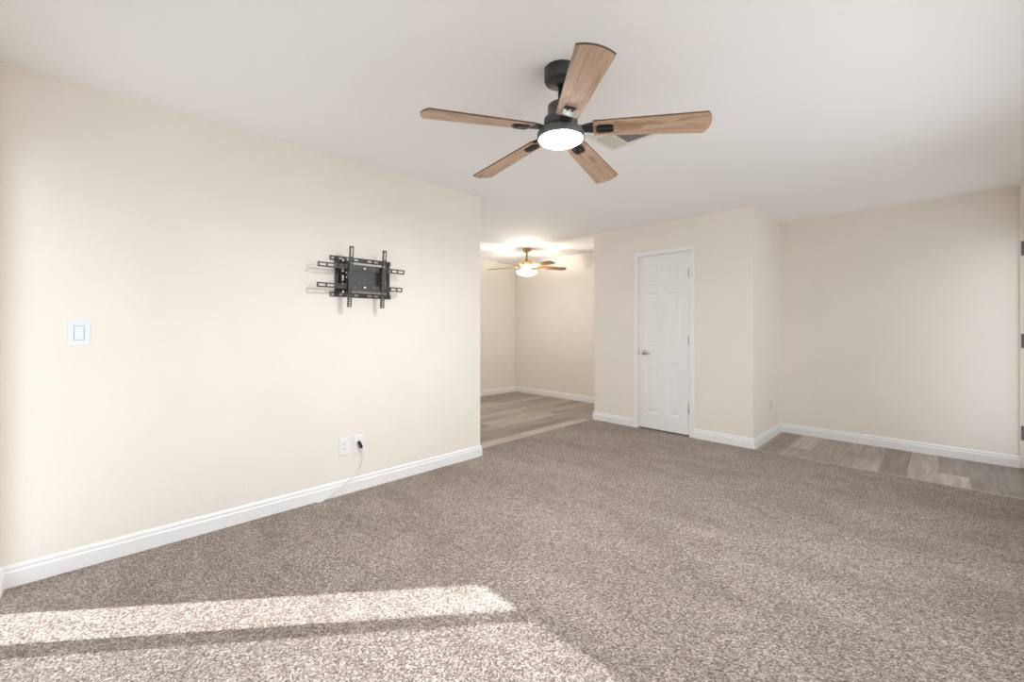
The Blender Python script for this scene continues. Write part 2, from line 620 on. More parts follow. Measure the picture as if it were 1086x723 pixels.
# patio door (slid open by a hand's width; the sun falls through it)
pd = bpy.data.objects.new('door_3', None); COL.objects.link(pd)
pd.location = (DX0, YW - T, 0); pd['kind'] = 'structure'
tag(pd, 'white sliding glass patio door letting in the sun', 'door')


def patio_part(name, boxes, mat, parent=pd):
    b_ = bmesh.new()
    for q in boxes:
        box(b_, q[0] - DX0, q[1] - DX0, q[2] - YW + T, q[3] - YW + T, q[4], q[5])
    return obj(name, b_, mat, parent)


yo = YW - T
patio_part('door_frame', [(DX0, DX0 + 0.045, yo + .005, yo + .115, 0, DZ), (DX1 - 0.045, DX1, yo + .005, yo + .115, 0, DZ),
                          (DX0 + 0.045, DX1 - 0.045, yo + .005, yo + .115, DZ - 0.05, DZ), (DX0 + 0.045, DX1 - 0.045, yo + .005, yo + .115, 0, 0.02)], M['alu'])


def panel(x0, x1, y0, y1):
    p = patio_part('door_panel', [(x0, x0 + .07, y0, y1, .02, DZ - .05), (x1 - .07, x1, y0, y1, .02, DZ - .05),
                                  (x0 + .07, x1 - .07, y0, y1, .02, .07), (x0 + .07, x1 - .07, y0, y1, DZ - .09, DZ - .05)], M['alu'])
    ym = (y0 + y1) / 2
    b_ = bmesh.new()
    box(b_, x0 + .07 - DX0, x1 - .07 - DX0, ym - .003 - YW + T, ym + .003 - YW + T, .07, DZ - .09)
    obj('glass_pane', b_, M['glass'], p)
    return p


slider = panel(-2.565, -1.87, yo + .065, yo + .10)
panel(-1.94, -.99, yo + .015, yo + .05)
panel(-1.05, DX1 - .045, yo + .065, yo + .10)
b_ = bmesh.new(); box(b_, -2.545 - DX0, -2.515 - DX0, .10, .13, .95, 1.15, .006)
obj('door_handle', b_, M['alu'], slider)
wn = bpy.data.objects.new('fill_window_1', None); COL.objects.link(wn)  # unseen window added to brighten the room from the right
wn.location = (XR + T / 2, (WY0 + WY1) / 2, WZ0); wn['kind'] = 'structure'
tag(wn, 'unseen white framed window added in the right wall for fill light', 'window')
ww, wh = (WY1 - WY0) / 2, WZ1 - WZ0
b_ = bmesh.new()
for q in ((-ww, -ww + .045, 0, wh), (ww - .045, ww, 0, wh), (-ww + .045, ww - .045, 0, .045), (-ww + .045, ww - .045, wh - .045, wh), (-.03, .03, .045, wh - .045)):
    box(b_, -.03, .03, q[0], q[1], q[2], q[3])
obj('window_frame', b_, M['alu'], wn)
for q in ((-ww + .045, -.03), (.03, ww - .045)):
    b_ = bmesh.new(); box(b_, -.003, .003, q[0], q[1], .045, wh - .045)
    obj('glass_pane', b_, M['window_glass'], wn)
bm = bmesh.new()
box(bm, -14, 6, -5.9, -5.7, -0.16, 6.0)  # unseen wall added to hold back sky light from the patio door
struct('wall_sky_block', bm, M['stucco'], 'unseen stucco wall added outside the patio door to cut sky light', 'wall')
bm = bmesh.new()
box(bm, -6, XR + T, YW - T - 0.44, YW - T, 2.62, 2.74)  # unseen overhang, sized to cut sky light but let the sun pass
struct('ceiling_sky_block', bm, M['stucco'], 'unseen stucco eave added above the patio door to cut sky light', 'eave')
bm = bmesh.new()
box(bm, XR + T, 5, -1.5, 9, -0.16, -0.06)
struct('floor_porch', bm, M['concrete'], 'concrete walk outside the entry', 'porch')
wn = bpy.data.objects.new('fill_window_2', None); COL.objects.link(wn)  # unseen window added to brighten the dining area
wn.location = (XD - T / 2, (KY0 + KY1) / 2, KZ0); wn['kind'] = 'structure'
tag(wn, 'unseen white framed window added in the dining side wall for fill light', 'window')
ww, wh = (KY1 - KY0) / 2, KZ1 - KZ0
b_ = bmesh.new()
for q in ((-ww, -ww + .045, 0, wh), (ww - .045, ww, 0, wh), (-ww + .045, ww - .045, 0, .045), (-ww + .045, ww - .045, wh - .045, wh), (-.03, .03, .045, wh - .045)):
    box(b_, -.03, .03, q[0], q[1], q[2], q[3])
obj('window_frame', b_, M['alu'], wn)
for q in ((-ww + .045, -.03), (.03, ww - .045)):
    b_ = bmesh.new(); box(b_, -.003, .003, q[0], q[1], .045, wh - .045)
    obj('glass_pane', b_, M['dining_glass'], wn)
bm = bmesh.new()
box(bm, -14, XD - T, -1.5, 9, -0.16, -0.06)
struct('floor_yard', bm, M['concrete'], 'concrete yard outside the dining window', 'patio')
bm = bmesh.new()
box(bm, XD - T - 1.9, XD - T, -1.2, 6.5, 2.62, 2.74)  # unseen overhang added to block direct sun at the dining window
struct('ceiling_sun_block', bm, M['stucco'], 'unseen deep stucco eave added to keep sun out of the dining window', 'eave')
portal('fill_dining_daylight', (XD - T - 0.02, (KY0 + KY1) / 2, (KZ0 + KZ1) / 2), (1, 0, 0), KY1 - KY0, KZ1 - KZ0)
portal('fill_window_daylight', (XR + T + 0.02, (WY0 + WY1) / 2, (WZ0 + WZ1) / 2), (-1, 0, 0), WY1 - WY0, WZ1 - WZ0)
portal('patio_daylight', ((DX0 + DX1) / 2, yo - 0.02, DZ / 2), (0, 1, 0), DX1 - DX0, DZ)


# ------------------------------------------------------------------ closet door, casing, hinges
def six_panel_door(bm, w, h, t, cols, rows):
    """slab standing in the xz plane from x 0..w, front face at y 0 (towards -y), raised panels in recesses"""
    xs = sorted({0, w, *[c for q in cols for c in q]})
    zs = sorted({0, h, *[c for q in rows for c in q]})
    for i in range(len(xs) - 1):
        for j in range(len(zs) - 1):
            x0, x1, z0, z1 = xs[i], xs[i + 1], zs[j], zs[j + 1]
            hole = (x0, x1) in cols and (z0, z1) in rows
            if not hole:
                bm.faces.new([bm.verts.new(p) for p in ((x0, 0, z0), (x1, 0, z0), (x1, 0, z1), (x0, 0, z1))])
                continue
            steps = [(0, 0), (0.007, 0.0035), (0.013, 0.007), (0.020, 0.007), (0.042, 0.002)]
            prev = None
            for ins, dep in steps:
                ring = [bm.verts.new(p) for p in ((x0 + ins, dep, z0 + ins), (x1 - ins, dep, z0 + ins), (x1 - ins, dep, z1 - ins), (x0 + ins, dep, z1 - ins))]
                if prev:
                    for k in range(4):
                        bm.faces.new((prev[k], prev[(k + 1) % 4], ring[(k + 1) % 4], ring[k]))
                prev = ring
            bm.faces.new(prev)
    b = [bm.verts.new(p) for p in ((0, t, 0), (w, t, 0), (w, t, h), (0, t, h))]
    f = [bm.verts.new(p) for p in ((0, 0, 0), (w, 0, 0), (w, 0, h), (0, 0, h))]
    bm.faces.new(b)
    for k in range(4):
        bm.faces.new((f[k], f[(k + 1) % 4], b[(k + 1) % 4], b[k]))
    bmesh.ops.remove_doubles(bm, verts=bm.verts[:], dist=1e-5)


SX0, SX1, SZ0, SZ1 = -2.549, -1.937, 0.016, 2.068
W = SX1 - SX0
bm = bmesh.new()
six_panel_door(bm, W, SZ1 - SZ0, 0.035, [(0.098, 0.250), (0.348, 0.500)],
               [(0.183, 0.798), (1.000, 1.606), (1.726, 1.936)])
d1 = struct('door_1', bm, M['door'], 'white six panel closet door in the middle of the closet box', 'door', loc=(SX0, YC + 0.004, SZ0))
for z in (1.825, 1.070, 0.315):
    b_ = bmesh.new()
    lathe(b_, [(0, -0.052), (0.0065, -0.052), (0.0065, 0.052), (0, 0.052)], 16)
    box(b_, -0.014, 0.004, 0.004, 0.007, -0.05, 0.05)
    obj('hinge', b_, M['nickel'], d1, (W + 0.001, -0.006, z - SZ0))
# lever handle: rose, neck, lever
b_ = bmesh.new()
lathe(b_, [(0, 0.0), (0.032, 0.0), (0.032, 0.006), (0.027, 0.012), (0.012, 0.014), (0.011, 0.045), (0, 0.045)], 32)
hd = obj('door_handle', b_, M['nickel'], d1, (0.070, 0.0, 0.918 - SZ0), (PI / 2, 0, 0))
b_ = bmesh.new()
tube(b_, spline([(0.0, 0, 0.045), (0.012, 0, 0.053), (0.05, -0.001, 0.052), (0.10, -0.004, 0.048)], 6), 0.0085, 12)
obj('lever', b_, M['nickel'], hd)
b_ = bmesh.new(); box(b_, -0.0025, 0.003, -0.001, 0.022, -0.03, 0.03)
obj('latch_plate', b_, M['steel_hinge'], d1, (0, 0, 0.918 - SZ0))
# jamb and casing
bm = bmesh.new()
box(bm, CX0, CX0 + 0.014, YC - 0.001, YC + T, 0, CZ)
box(bm, CX1 - 0.014, CX1, YC - 0.001, YC + T, 0, CZ)
box(bm, CX0 + 0.014, CX1 - 0.014, YC - 0.001, YC + T, CZ - 0.014, CZ)
struct('trim_3', bm, M['trim'], 'white jamb lining around the closet door', 'trim')


def casing(bm, x0, x1, ztop, w, y):
    """mitred moulded casing; profile goes from the inner edge outward"""
    prof = [(0, 0), (0, 0.009), (0.004, 0.012), (0.012, 0.012), (0.018, 0.010), (w - 0.014, 0.015), (w - 0.004, 0.015), (w, 0.012), (w, 0)]
    path = lambda q: [(x0 - q, 0.0), (x0 - q, ztop + q), (x1 + q, ztop + q), (x1 + q, 0.0)]
    rows_ = []
    for q, d in prof:
        rows_.append([bm.verts.new((px, y - d, pz)) for px, pz in path(q)])
    for a, b in zip(rows_, rows_[1:]):
        for k in range(3):
            bm.faces.new((a[k], a[k + 1], b[k + 1], b[k]))
    for k in (0, 3):
        bm.faces.new([r_[k] for r_ in rows_])


bm = bmesh.new()
casing(bm, CX0 + 0.010, CX1 - 0.010, CZ - 0.010, CAS, YC)
struct('trim_4', bm, M['trim'], 'white moulded casing around the closet door', 'trim')

# entry doorway: jamb at the far corner with three hinge leaves
bm = bmesh.new()
box(bm, XR - 0.002, XR + T + 0.01, EY1, YF, 0, EZ)
box(bm, XR - 0.002, XR + T + 0.01, EY0, EY0 + 0.018, 0, EZ)
box(bm, XR - 0.002, XR + T + 0.01, EY0 + 0.018, EY1, EZ - 0.018, EZ)
en = struct('door_2', bm, M['paint'], 'cream entry door frame at the right picture edge with grey hinges', 'door')
b_ = bmesh.new()                            # unseen glass storm door, added to let in tuned fill daylight
sx0, sx1 = XR + 0.075, XR + 0.105
for q in ((EY0 + .018, EY0 + .10, 0.0, EZ - .02), (EY1 - .085, EY1 - .002, 0.0, EZ - .02), (EY0 + .10, EY1 - .085, 0.0, .14), (EY0 + .10, EY1 - .085, EZ - .11, EZ - .02)):
    box(b_, sx0, sx1, *q)
sd = obj('fill_storm_door', b_, M['alu'], en)
b_ = bmesh.new(); box(b_, sx0 + .012, sx0 + .018, EY0 + .10, EY1 - .085, .14, EZ - .11)
obj('glass_pane', b_, M['storm_glass'], sd)
portal('entry_daylight', (XR + T + 0.02, (EY0 + EY1) / 2, EZ / 2), (-1, 0, 0), EY1 - EY0, EZ)
for z in (1.896, 1.098, 0.302):
    b_ = bmesh.new()
    box(b_, XR + 0.004, XR + 0.048, EY1 - 0.003, EY1 + 0.001, z - 0.062, z + 0.062, 0.001)
    for sx, sz in ((0.016, 0.04), (0.034, 0.014), (0.016, -0.014), (0.034, -0.04)):
        lathe_bm = bmesh.new()
        lathe_bm.free()
        box(b_, XR + sx - 0.004, XR + sx + 0.004, EY1 - 0.0042, EY1 - 0.002, z + sz - 0.004, z + sz + 0.004, 0.001)
    for k in range(5):
        zz = z - 0.06 + k * 0.0245
        lathe(b_, [(0, zz), (0.006, zz), (0.006, zz + 0.022), (0, zz + 0.022)], 12, (XR + 0.052, EY1 - 0.007))
    obj('hinge', b_, M['steel_hinge'], en)


# ------------------------------------------------------------------ big ceiling fan
FX, FY = -1.2614, 1.5637
fan = thing('ceiling_fan', 'large black ceiling fan with five light wood blades and a lit round lamp', 'ceiling fan', (FX, FY, H))
z0 = -H
bm = bmesh.new()
lathe(bm, [(0, 0), (0.078, 0), (0.078, -0.052), (0.074, -0.060), (0.066, -0.063), (0.034, -0.063), (0.034, -0.068), (0.026, -0.074), (0.0, -0.074)], 64)
obj('canopy', bm, M['fan_black'], fan)
bm = bmesh.new()
lathe(bm, [(0, -0.07), (0.0125, -0.07), (0.0125, -0.150), (0.022, -0.150), (0.022, -0.168), (0, -0.168)], 32)
obj('downrod', bm, M['fan_black'], fan)
bm = bmesh.new()
lathe(bm, [(0, -0.160), (0.024, -0.160), (0.050, -0.164), (0.060, -0.172), (0.062, -0.182), (0.062, -0.222), (0.070, -0.228), (0.079, -0.236), (0.080, -0.243),
           (0.080, -0.296), (0, -0.296)], 64)
obj('motor_housing', bm, M['motor'], fan)
bm = bmesh.new()
lathe(bm, [(0, -0.296), (0.098, -0.296), (0.108, -0.299), (0.112, -0.306), (0.112, -0.330), (0.109, -0.334), (0.105, -0.335), (0.104, -0.325), (0, -0.325)], 64)
ring = obj('light_ring', bm, M['ring'], fan)
bm = bmesh.new()
lathe(bm, [(0.1035, -0.326), (0.1035, -0.334), (0.098, -0.339), (0.08, -0.342), (0.04, -0.344), (0, -0.3445)], 64)
obj('lamp_lens', bm, M['lens'], ring)

al = bpy.data.lights.new('fan_lamp', 'AREA')       # area light added just below the lens, carries part of its output
al.shape = 'DISK'
al.size = 0.20
al.energy = LAMP_STRENGTH
al.color = (0.98, 0.985, 1.0)
ao = bpy.data.objects.new('fan_lamp', al)
COL.objects.link(ao)
ao.location = (0, 0, -0.347)
ao.parent = fan

R0, R1, W0, W1 = 0.154, 0.664, 0.0505, 0.0690
BLZ = 2.1542 - H


def blade_outline(r0, r1, w0, w1, sag=0.022, rc=0.010, n=10):
    pts = [(r0, -w0), (r0, w0)]
    # slightly tapered sides with an arched tip whose corners are eased
    tip = []
    for k in range(n + 1):
        s = 1 - 2 * k / n
        tip.append((r1 - sag * s * s, w1 * s))
    pts += [(r1 - sag - rc, w1 * 1.0)]
    pts += [(r1 - sag, w1 * 0.995)] + tip[1:-1] + [(r1 - sag, -w1 * 0.995)]
    pts += [(r1 - sag - rc, -w1 * 1.0)]
    return pts


bm = bmesh.new()
prism(bm, blade_outline(R0, R1, W0, W1), -0.003, 0.004, 0, 1)
blade_me = None
pad_me = arm_me = None
DROOP, PITCH = math.atan(0.0663), math.radians(11.0)
for k in range(5):
    ang = math.radians(-40.9 + 72 * k)
    rot = Matrix.Rotation(ang, 4, 'Z') @ Matrix.Rotation(DROOP, 4, 'Y') @ Matrix.Rotation(-PITCH, 4, 'X')
    eul = rot.to_euler()
    if k == 0:
        bl = obj('blade', bm, [M['blade'], M['blade_edge']], fan, (0, 0, BLZ))
        # oval bracket cover under the blade root with two raised ribs
        b_ = bmesh.new()
        c = 0.207
        hl, hw = 0.040, 0.027
        prism(b_, [(c + hl * math.copysign(abs(math.cos(t)) ** 0.45, math.cos(t)), hw * math.copysign(abs(math.sin(t)) ** 0.6, math.sin(t))) for t in [2 * PI * q / 40 for q in range(40)]], -0.010, -0.003)
        for yy in (-0.0115, 0.0115):
            box(b_, c - 0.027, c + 0.027, yy - 0.006, yy + 0.006, -0.015, -0.010, 0.002)
        pd_ = obj('bracket_cover', b_, M['pad'], bl)
        pad_me = pd_.data
        # flared blade arm reaching back to the hub
        b_ = bmesh.new()
        prism(b_, [(0.072, -0.016), (0.072, 0.016), (0.100, 0.014), (0.122, 0.024), (0.170, 0.036), (0.205, 0.024), (0.205, -0.024), (0.170, -0.036), (0.122, -0.024), (0.100, -0.014)], 0.0042, 0.009)
        prism(b_, [(0.085, -0.018), (0.085, 0.018), (0.118, 0.024), (0.152, 0.030), (0.152, -0.030), (0.118, -0.024)], -0.004, 0.0042)
        am_ = obj('blade_arm', b_, M['fan_black'], bl)
        arm_me = am_.data
        bl.rotation_euler = eul
        first = (bl, pd_, am_)
    else:
        bl = first[0].copy(); COL.objects.link(bl); bl.rotation_euler = eul
        for q in first[1:]:
            q2 = q.copy(); COL.objects.link(q2); q2.parent = bl

# ------------------------------------------------------------------ dining ceiling fan
GX, GY = -4.479, 4.717
df = thing('ceiling_fan', 'small brass ceiling fan with brown blades and a lit bowl in the dining area', 'ceiling fan', (GX, GY, H))
bm = bmesh.new()
lathe(bm, [(0, 0), (0.066, 0), (0.066, -0.012), (0.058, -0.035), (0.030, -0.052), (0.020, -0.056), (0, -0.056)], 32)
obj('canopy', bm, M['brass'], df)
bm = bmesh.new()
lathe(bm, [(0, -0.05), (0.013, -0.05), (0.013, -0.16), (0.026, -0.165), (0.030, -0.185), (0.018, -0.19), (0, -0.19)], 24)
obj('downrod', bm, M['brass'], df)
bm = bmesh.new()
lathe(bm, [(0, -0.185), (0.05, -0.187), (0.095, -0.196), (0.128, -0.212), (0.138, -0.228), (0.138, -0.246), (0.126, -0.262), (0.10, -0.274), (0.07, -0.281), (0.07, -0.298), (0.055, -0.312), (0, -0.312)], 40)
mo = obj('motor_housing', bm, M['brass_bright'], df)
bm = bmesh.new()
lathe(bm, [(0, -0.312), (0.03, -0.312), (0.035, -0.33), (0.018, -0.335), (0.018, -0.36), (0, -0.36)], 24)
obj('light_fitter', bm, M['brass_bright'], df)
bm = bmesh.new()
lathe(bm, [(0.152, -0.352), (0.157, -0.350), (0.155, -0.360), (0.135, -0.385), (0.095, -0.407), (0.045, -0.418), (0, -0.420)], 40)
lathe(bm, [(0.152, -0.352), (0.133, -0.380), (0.093, -0.402), (0.045, -0.413), (0, -0.415)], 40)
bo = obj('bowl_shade', bm, M['bowl'], df)
bm = bmesh.new()
lathe(bm, [(0, -0.419), (0.012, -0.419), (0.014, -0.426), (0.006, -0.436), (0, -0.438)], 16)
obj('finial', bm, M['brass'], bo)
for dx, dy, ln in ((-0.035, -0.05, 0.545), (0.022, -0.05, 0.520)):
    b_ = bmesh.new()
    tube(b_, [(dx, dy, -0.305), (dx, dy * 2.6, -0.34), (dx, dy * 3.1, -0.37), (dx, dy * 3.1, -ln + 0.02)], 0.0022, 6)
    lathe(b_, [(0, -ln + 0.025), (0.005, -ln + 0.02), (0.007, -ln + 0.005), (0, -ln)], 12, (dx, dy * 3.1))
    obj('pull_chain', b_, M['cord'], df)


def oval_blade(r0, r1, w0, w1, n=12):
    pts = [(r0, -w0), (r0, w0)]
    pts += [(r0 + (r1 - r0) * 0.5, w1 * 0.97)]
    for k in range(n + 1):
        t = PI / 2 - PI * k / n
        pts.append((r1 - 0.065 + 0.065 * math.cos(t), w1 * math.copysign(abs(math.sin(t)) ** 0.7, math.sin(t))))
    pts += [(r0 + (r1 - r0) * 0.5, -w1 * 0.97)]
    return pts


for k in range(5):
    ang = math.radians(45.54 + 15 + 72 * k)
    eul = (Matrix.Rotation(ang, 4, 'Z') @ Matrix.Rotation(math.radians(1.5), 4, 'Y') @ Matrix.Rotation(math.radians(-12), 4, 'X')).to_euler()
    if k == 0:
        bm = bmesh.new()
        prism(bm, oval_blade(0.20, 0.655, 0.052, 0.066), -0.003, 0.003)
        b1 = obj('blade', bm, M['blade_brown'], df, (0, 0, -0.272), eul)
        bm = bmesh.new()
        prism(bm, [(0.10, -0.014), (0.10, 0.014), (0.15, 0.012), (0.19, 0.034), (0.25, 0.040), (0.275, 0.0), (0.25, -0.040), (0.19, -0.034), (0.15, -0.012)], -0.009, -0.0032)
        a1 = obj('blade_arm', bm, M['brass_bright'], b1)
    else:
        b2 = b1.copy(); COL.objects.link(b2); b2.rotation_euler = eul
        a2 = a1.copy(); COL.objects.link(a2); a2.parent = b2

# the bulbs of the dining fan, above the rim of its open bowl
pl = bpy.data.lights.new('dining_bulb', 'POINT')
pl.energy = BULB_W
pl.color = (1.0, 0.92, 0.80)
pl.shadow_soft_size = 0.04
po = bpy.data.objects.new('dining_bulb', pl)
COL.objects.link(po)
po.location = (0.0, 0.0, -0.372)
po.parent = df

# ------------------------------------------------------------------ ceiling register behind the fan
vx0, vx1, vy0, vy1 = -1.580, -1.235, 2.205, 2.515
vt = thing('ceiling_vent', 'white metal ceiling vent partly hidden behind the big fan blade', 'vent', ((vx0 + vx1) / 2, (vy0 + vy1) / 2, H))
cx_, cy_ = (vx0 + vx1) / 2, (vy0 + vy1) / 2
hx, hy = (vx1 - vx0) / 2, (vy1 - vy0) / 2
bm = bmesh.new()
fr = 0.030
for a in ((-hx, hx, -hy, -hy + fr), (-hx, hx, hy - fr, hy), (-hx, -hx + fr, -hy + fr, hy - fr), (hx - fr, hx, -hy + fr, hy - fr)):
    box(bm, a[0], a[1], a[2], a[3], -0.008, 0.0, 0.002)
dv = -1.44 - cx_
box(bm, dv - 0.006, dv + 0.006, -hy + fr, hy - fr, -0.008, -0.001)
box(bm, -hx + fr, dv - 0.006, -0.075, -0.063, -0.008, -0.001)
obj('vent_frame', bm, M['vent'], vt)
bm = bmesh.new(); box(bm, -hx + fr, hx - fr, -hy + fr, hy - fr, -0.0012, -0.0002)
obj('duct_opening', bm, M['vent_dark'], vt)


def louver(bm, axis, pos, a0, a1, tilt, w=0.018, t=0.0012):
    c_, s_ = math.cos(tilt), math.sin(tilt)
    q = [(-w / 2, -t / 2), (w / 2, -t / 2), (w / 2, t / 2), (-w / 2, t / 2)]
    q = [(p * c_ - r * s_, p * s_ + r * c_ - 0.0075) for p, r in q]
    if axis == 'y':
        A = [bm.verts.new((pos + p, a0, r)) for p, r in q]; B = [bm.verts.new((pos + p, a1, r)) for p, r in q]
    else:
        A = [bm.verts.new((a0, pos + p, r)) for p, r in q]; B = [bm.verts.new((a1, pos + p, r)) for p, r in q]
    bm.faces.new(A); bm.faces.new(B)
    for k in range(4):
        bm.faces.new((A[k], A[(k + 1) % 4], B[(k + 1) % 4], B[k]))


x = -hx + fr + 0.008
while x < dv - 0.012:
    b_ = bmesh.new(); louver(b_, 'y', x, -0.061, hy - fr, math.radians(24)); obj('louver', b_, M['louver'], vt); x += 0.0145
x = -hx + fr + 0.010
while x < dv - 0.012:
    b_ = bmesh.new(); louver(b_, 'y', x, -hy + fr, -0.077, math.radians(40), 0.014); obj('louver', b_, M['vent'], vt); x += 0.02
y = -hy + fr + 0.012
while y < hy - fr - 0.006:
    b_ = bmesh.new(); louver(b_, 'x', y, dv + 0.007, hx - fr, math.radians(50), 0.013); obj('louver', b_, M['vent'], vt); y += 0.02

# ------------------------------------------------------------------ television wall mount on the left wall
tv = thing('tv_wall_mount', 'black steel television wall mount fixed to the long left wall', 'wall mount', (XL, 1.39, 1.58))
OY, OZ = 1.39, 1.58


def slotted(bm, a0, a1, h, slots, t, holes_h=0.4):
    """flat bar along local u (a0..a1), height h centred on v=0, thickness t from n=0; slots are (u0,u1); returns boxes (u0,u1,v0,v1)"""
    hh = h * holes_h / 2
    out = []
    u = a0
    for s0, s1 in sorted(slots):
        out.append((u, s0, -h / 2, h / 2))
        out.append((s0, s1, hh, h / 2)); out.append((s0, s1, -h / 2, -hh))
        u = s1
    out.append((u, a1, -h / 2, h / 2))
    return out


# wall plate: two slotted rails and two end bars
wall_slots = [(1.165, 1.206), (1.219, 1.251), (1.278, 1.297), (1.333, 1.367), (1.435, 1.473), (1.487, 1.523), (1.596, 1.621)]
for zc in (1.712, 1.450):
    bm = bmesh.new()
    for u0, u1, v0, v1 in slotted(bm, 1.156, 1.626, 0.030, wall_slots, 0.003, 0.50):
        box(bm, 0.006, 0.009, u0 - OY, u1 - OY, zc + v0 - OZ, zc + v1 - OZ)
    box(bm, 0.0, 0.009, 1.156 - OY, 1.626 - OY, zc + 0.013 - OZ, zc + 0.0158 - OZ)
    box(bm, 0.0, 0.009, 1.156 - OY, 1.626 - OY, zc - 0.0158 - OZ, zc - 0.013 - OZ)
    obj('wall_rail', bm, M['mount'], tv)
for y0_, y1_ in ((1.190, 1.212), (1.588, 1.612)):
    bm = bmesh.new()
    box(bm, 0.009, 0.021, y0_ - OY, y1_ - OY, 1.442 - OZ, 1.720 - OZ, 0.003)
    obj('side_bar', bm, M['black'], tv)
# pivot column and folding arms
bm = bmesh.new()
box(bm, 0.017, 0.050, 1.214 - OY, 1.290 - OY, 1.468 - OZ, 1.694 - OZ, 0.004)
box(bm, 0.050, 0.075, 1.236 - OY, 1.285 - OY, 1.480 - OZ, 1.682 - OZ, 0.004)
pv = obj('pivot_block', bm, M['black'], tv)
for zz, rr in ((1.690, 0.010), (1.655, 0.012), (1.618, 0.011), (1.575, 0.013), (1.555, 0.011), (1.520, 0.010), (1.470, 0.010)):
    b_ = bmesh.new(); lathe(b_, [(0, -0.011), (rr * 0.8, -0.011), (rr * 0.8, 0.011), (0, 0.011)], 6)
    obj('bolt', b_, M['chrome'], pv, (0.062, 1.228 - OY, zz - OZ))
for zz, yy in ((1.605, 1.246), (1.588, 1.262), (1.570, 1.248), (1.548, 1.264)):
    b_ = bmesh.new(); lathe(b_, [(0, 0), (0.008, 0), (0.008, 0.006), (0, 0.006)], 6)
    obj('bolt', b_, M['chrome'], pv, (0.074, yy - OY, zz - OZ), (0, PI / 2, 0))
for zc in (1.655, 1.495):
    bm = bmesh.new()
    box(bm, 0.030, 0.070, 1.270 - OY, 1.560 - OY, zc - 0.014 - OZ, zc + 0.014 - OZ, 0.004)
    obj('arm', bm, M['black'], tv)
# centre plate with two bolted flanges, dark recess on its right
bm = bmesh.new()
box(bm, 0.078, 0.098, 1.270 - OY, 1.452 - OY, 1.512 - OZ, 1.622 - OZ, 0.003)
cp = obj('center_plate', bm, M['mount_plate'], tv)
bm = bmesh.new()
box(bm, 0.060, 0.072, 1.440 - OY, 1.530 - OY, 1.500 - OZ, 1.640 - OZ, 0.003)
obj('dark_gap_plate', bm, M['black'], tv)  # black plate added to stand for the dark gap here
for z0_, z1_ in ((1.617, 1.664), (1.477, 1.522)):
    b_ = bmesh.new()
    box(b_, 0.092, 0.103, 1.262 - OY, 1.520 - OY, z0_ - OZ, z1_ - OZ, 0.002)
    fl = obj('flange', b_, M['mount'], tv)
    zc = (z0_ + z1_) / 2 + (0.001 if z0_ > 1.55 else 0.003)
    for yy, rr in ((1.370, 0.0105), (1.293, 0.006), (1.440, 0.006)):
        b_ = bmesh.new(); lathe(b_, [(0, 0), (rr, 0), (rr * 0.8, 0.004), (0, 0.005)], 20)
        obj('bolt', b_, M['chrome'], fl, (0.103, yy - OY, zc - OZ), (0, PI / 2, 0))
# tilting head: two horizontal rails and two vertical brackets, leaning forward at the top
TILT = math.atan(0.042 / 0.425)
head_rot = (0, TILT, 0)
HX = 0.112                                 # offset of the rail plane from the wall at z = OZ
for zc, y0_, y1_ in ((1.641, 1.032, 1.276), (1.641, 1.488, 1.683), (1.503, 1.032, 1.276), (1.503, 1.488, 1.673)):
    if y0_ < 1.2:
        sl = [(1.044, 1.088), (1.100, 1.150), (1.166, 1.176), (1.190, 1.198), (1.212, 1.220)]
    else:
        sl = [(1.530, 1.542), (1.552, 1.564), (1.578, 1.618), (1.630, y1_ - 0.010)]
    bm = bmesh.new()
    for u0, u1, v0, v1 in slotted(bm, y0_, y1_, 0.034, sl, 0.003, 0.44):
        box(bm, 0.0, 0.003, u0 - OY, u1 - OY, zc + v0 - OZ, zc + v1 - OZ)
    box(bm, -0.012, 0.0, y0_ - OY, y1_ - OY, zc + 0.0145 - OZ, zc + 0.017 - OZ)
    box(bm, -0.012, 0.0, y0_ - OY, y1_ - OY, zc - 0.017 - OZ, zc - 0.0145 - OZ)
    obj('horizontal_rail', bm, M['mount'], tv, (HX, 0, 0), head_rot)
for yc_ in (1.253, 1.503):
    sl = [(1.715, 1.775), (1.695, 1.703), (1.662, 1.672), (1.480, 1.488), (1.462, 1.470), (1.440, 1.450), (1.420, 1.430), (1.402, 1.411), (1.384, 1.393), (1.366, 1.376)]
    bm = bmesh.new()
    for u0, u1, v0, v1 in slotted(bm, 1.358, 1.786, 0.027, sl, 0.003, 0.42):
        box(bm, 0.020, 0.023, yc_ + v0 - OY, yc_ + v1 - OY, u0 - OZ, u1 - OZ)
    box(bm, 0.010, 0.020, yc_ - 0.0135 - OY, yc_ - 0.0115 - OY, 1.358 - OZ, 1.786 - OZ)
    box(bm, 0.010, 0.020, yc_ + 0.0115 - OY, yc_ + 0.0135 - OY, 1.358 - OZ, 1.786 - OZ)
    for zc in (1.641, 1.503):
        box(bm, 0.002, 0.020, yc_ - 0.008 - OY, yc_ + 0.008 - OY, zc - 0.010 - OZ, zc + 0.010 - OZ)
    obj('vertical_bracket', bm, M['mount'], tv, (HX, 0, 0), head_rot)

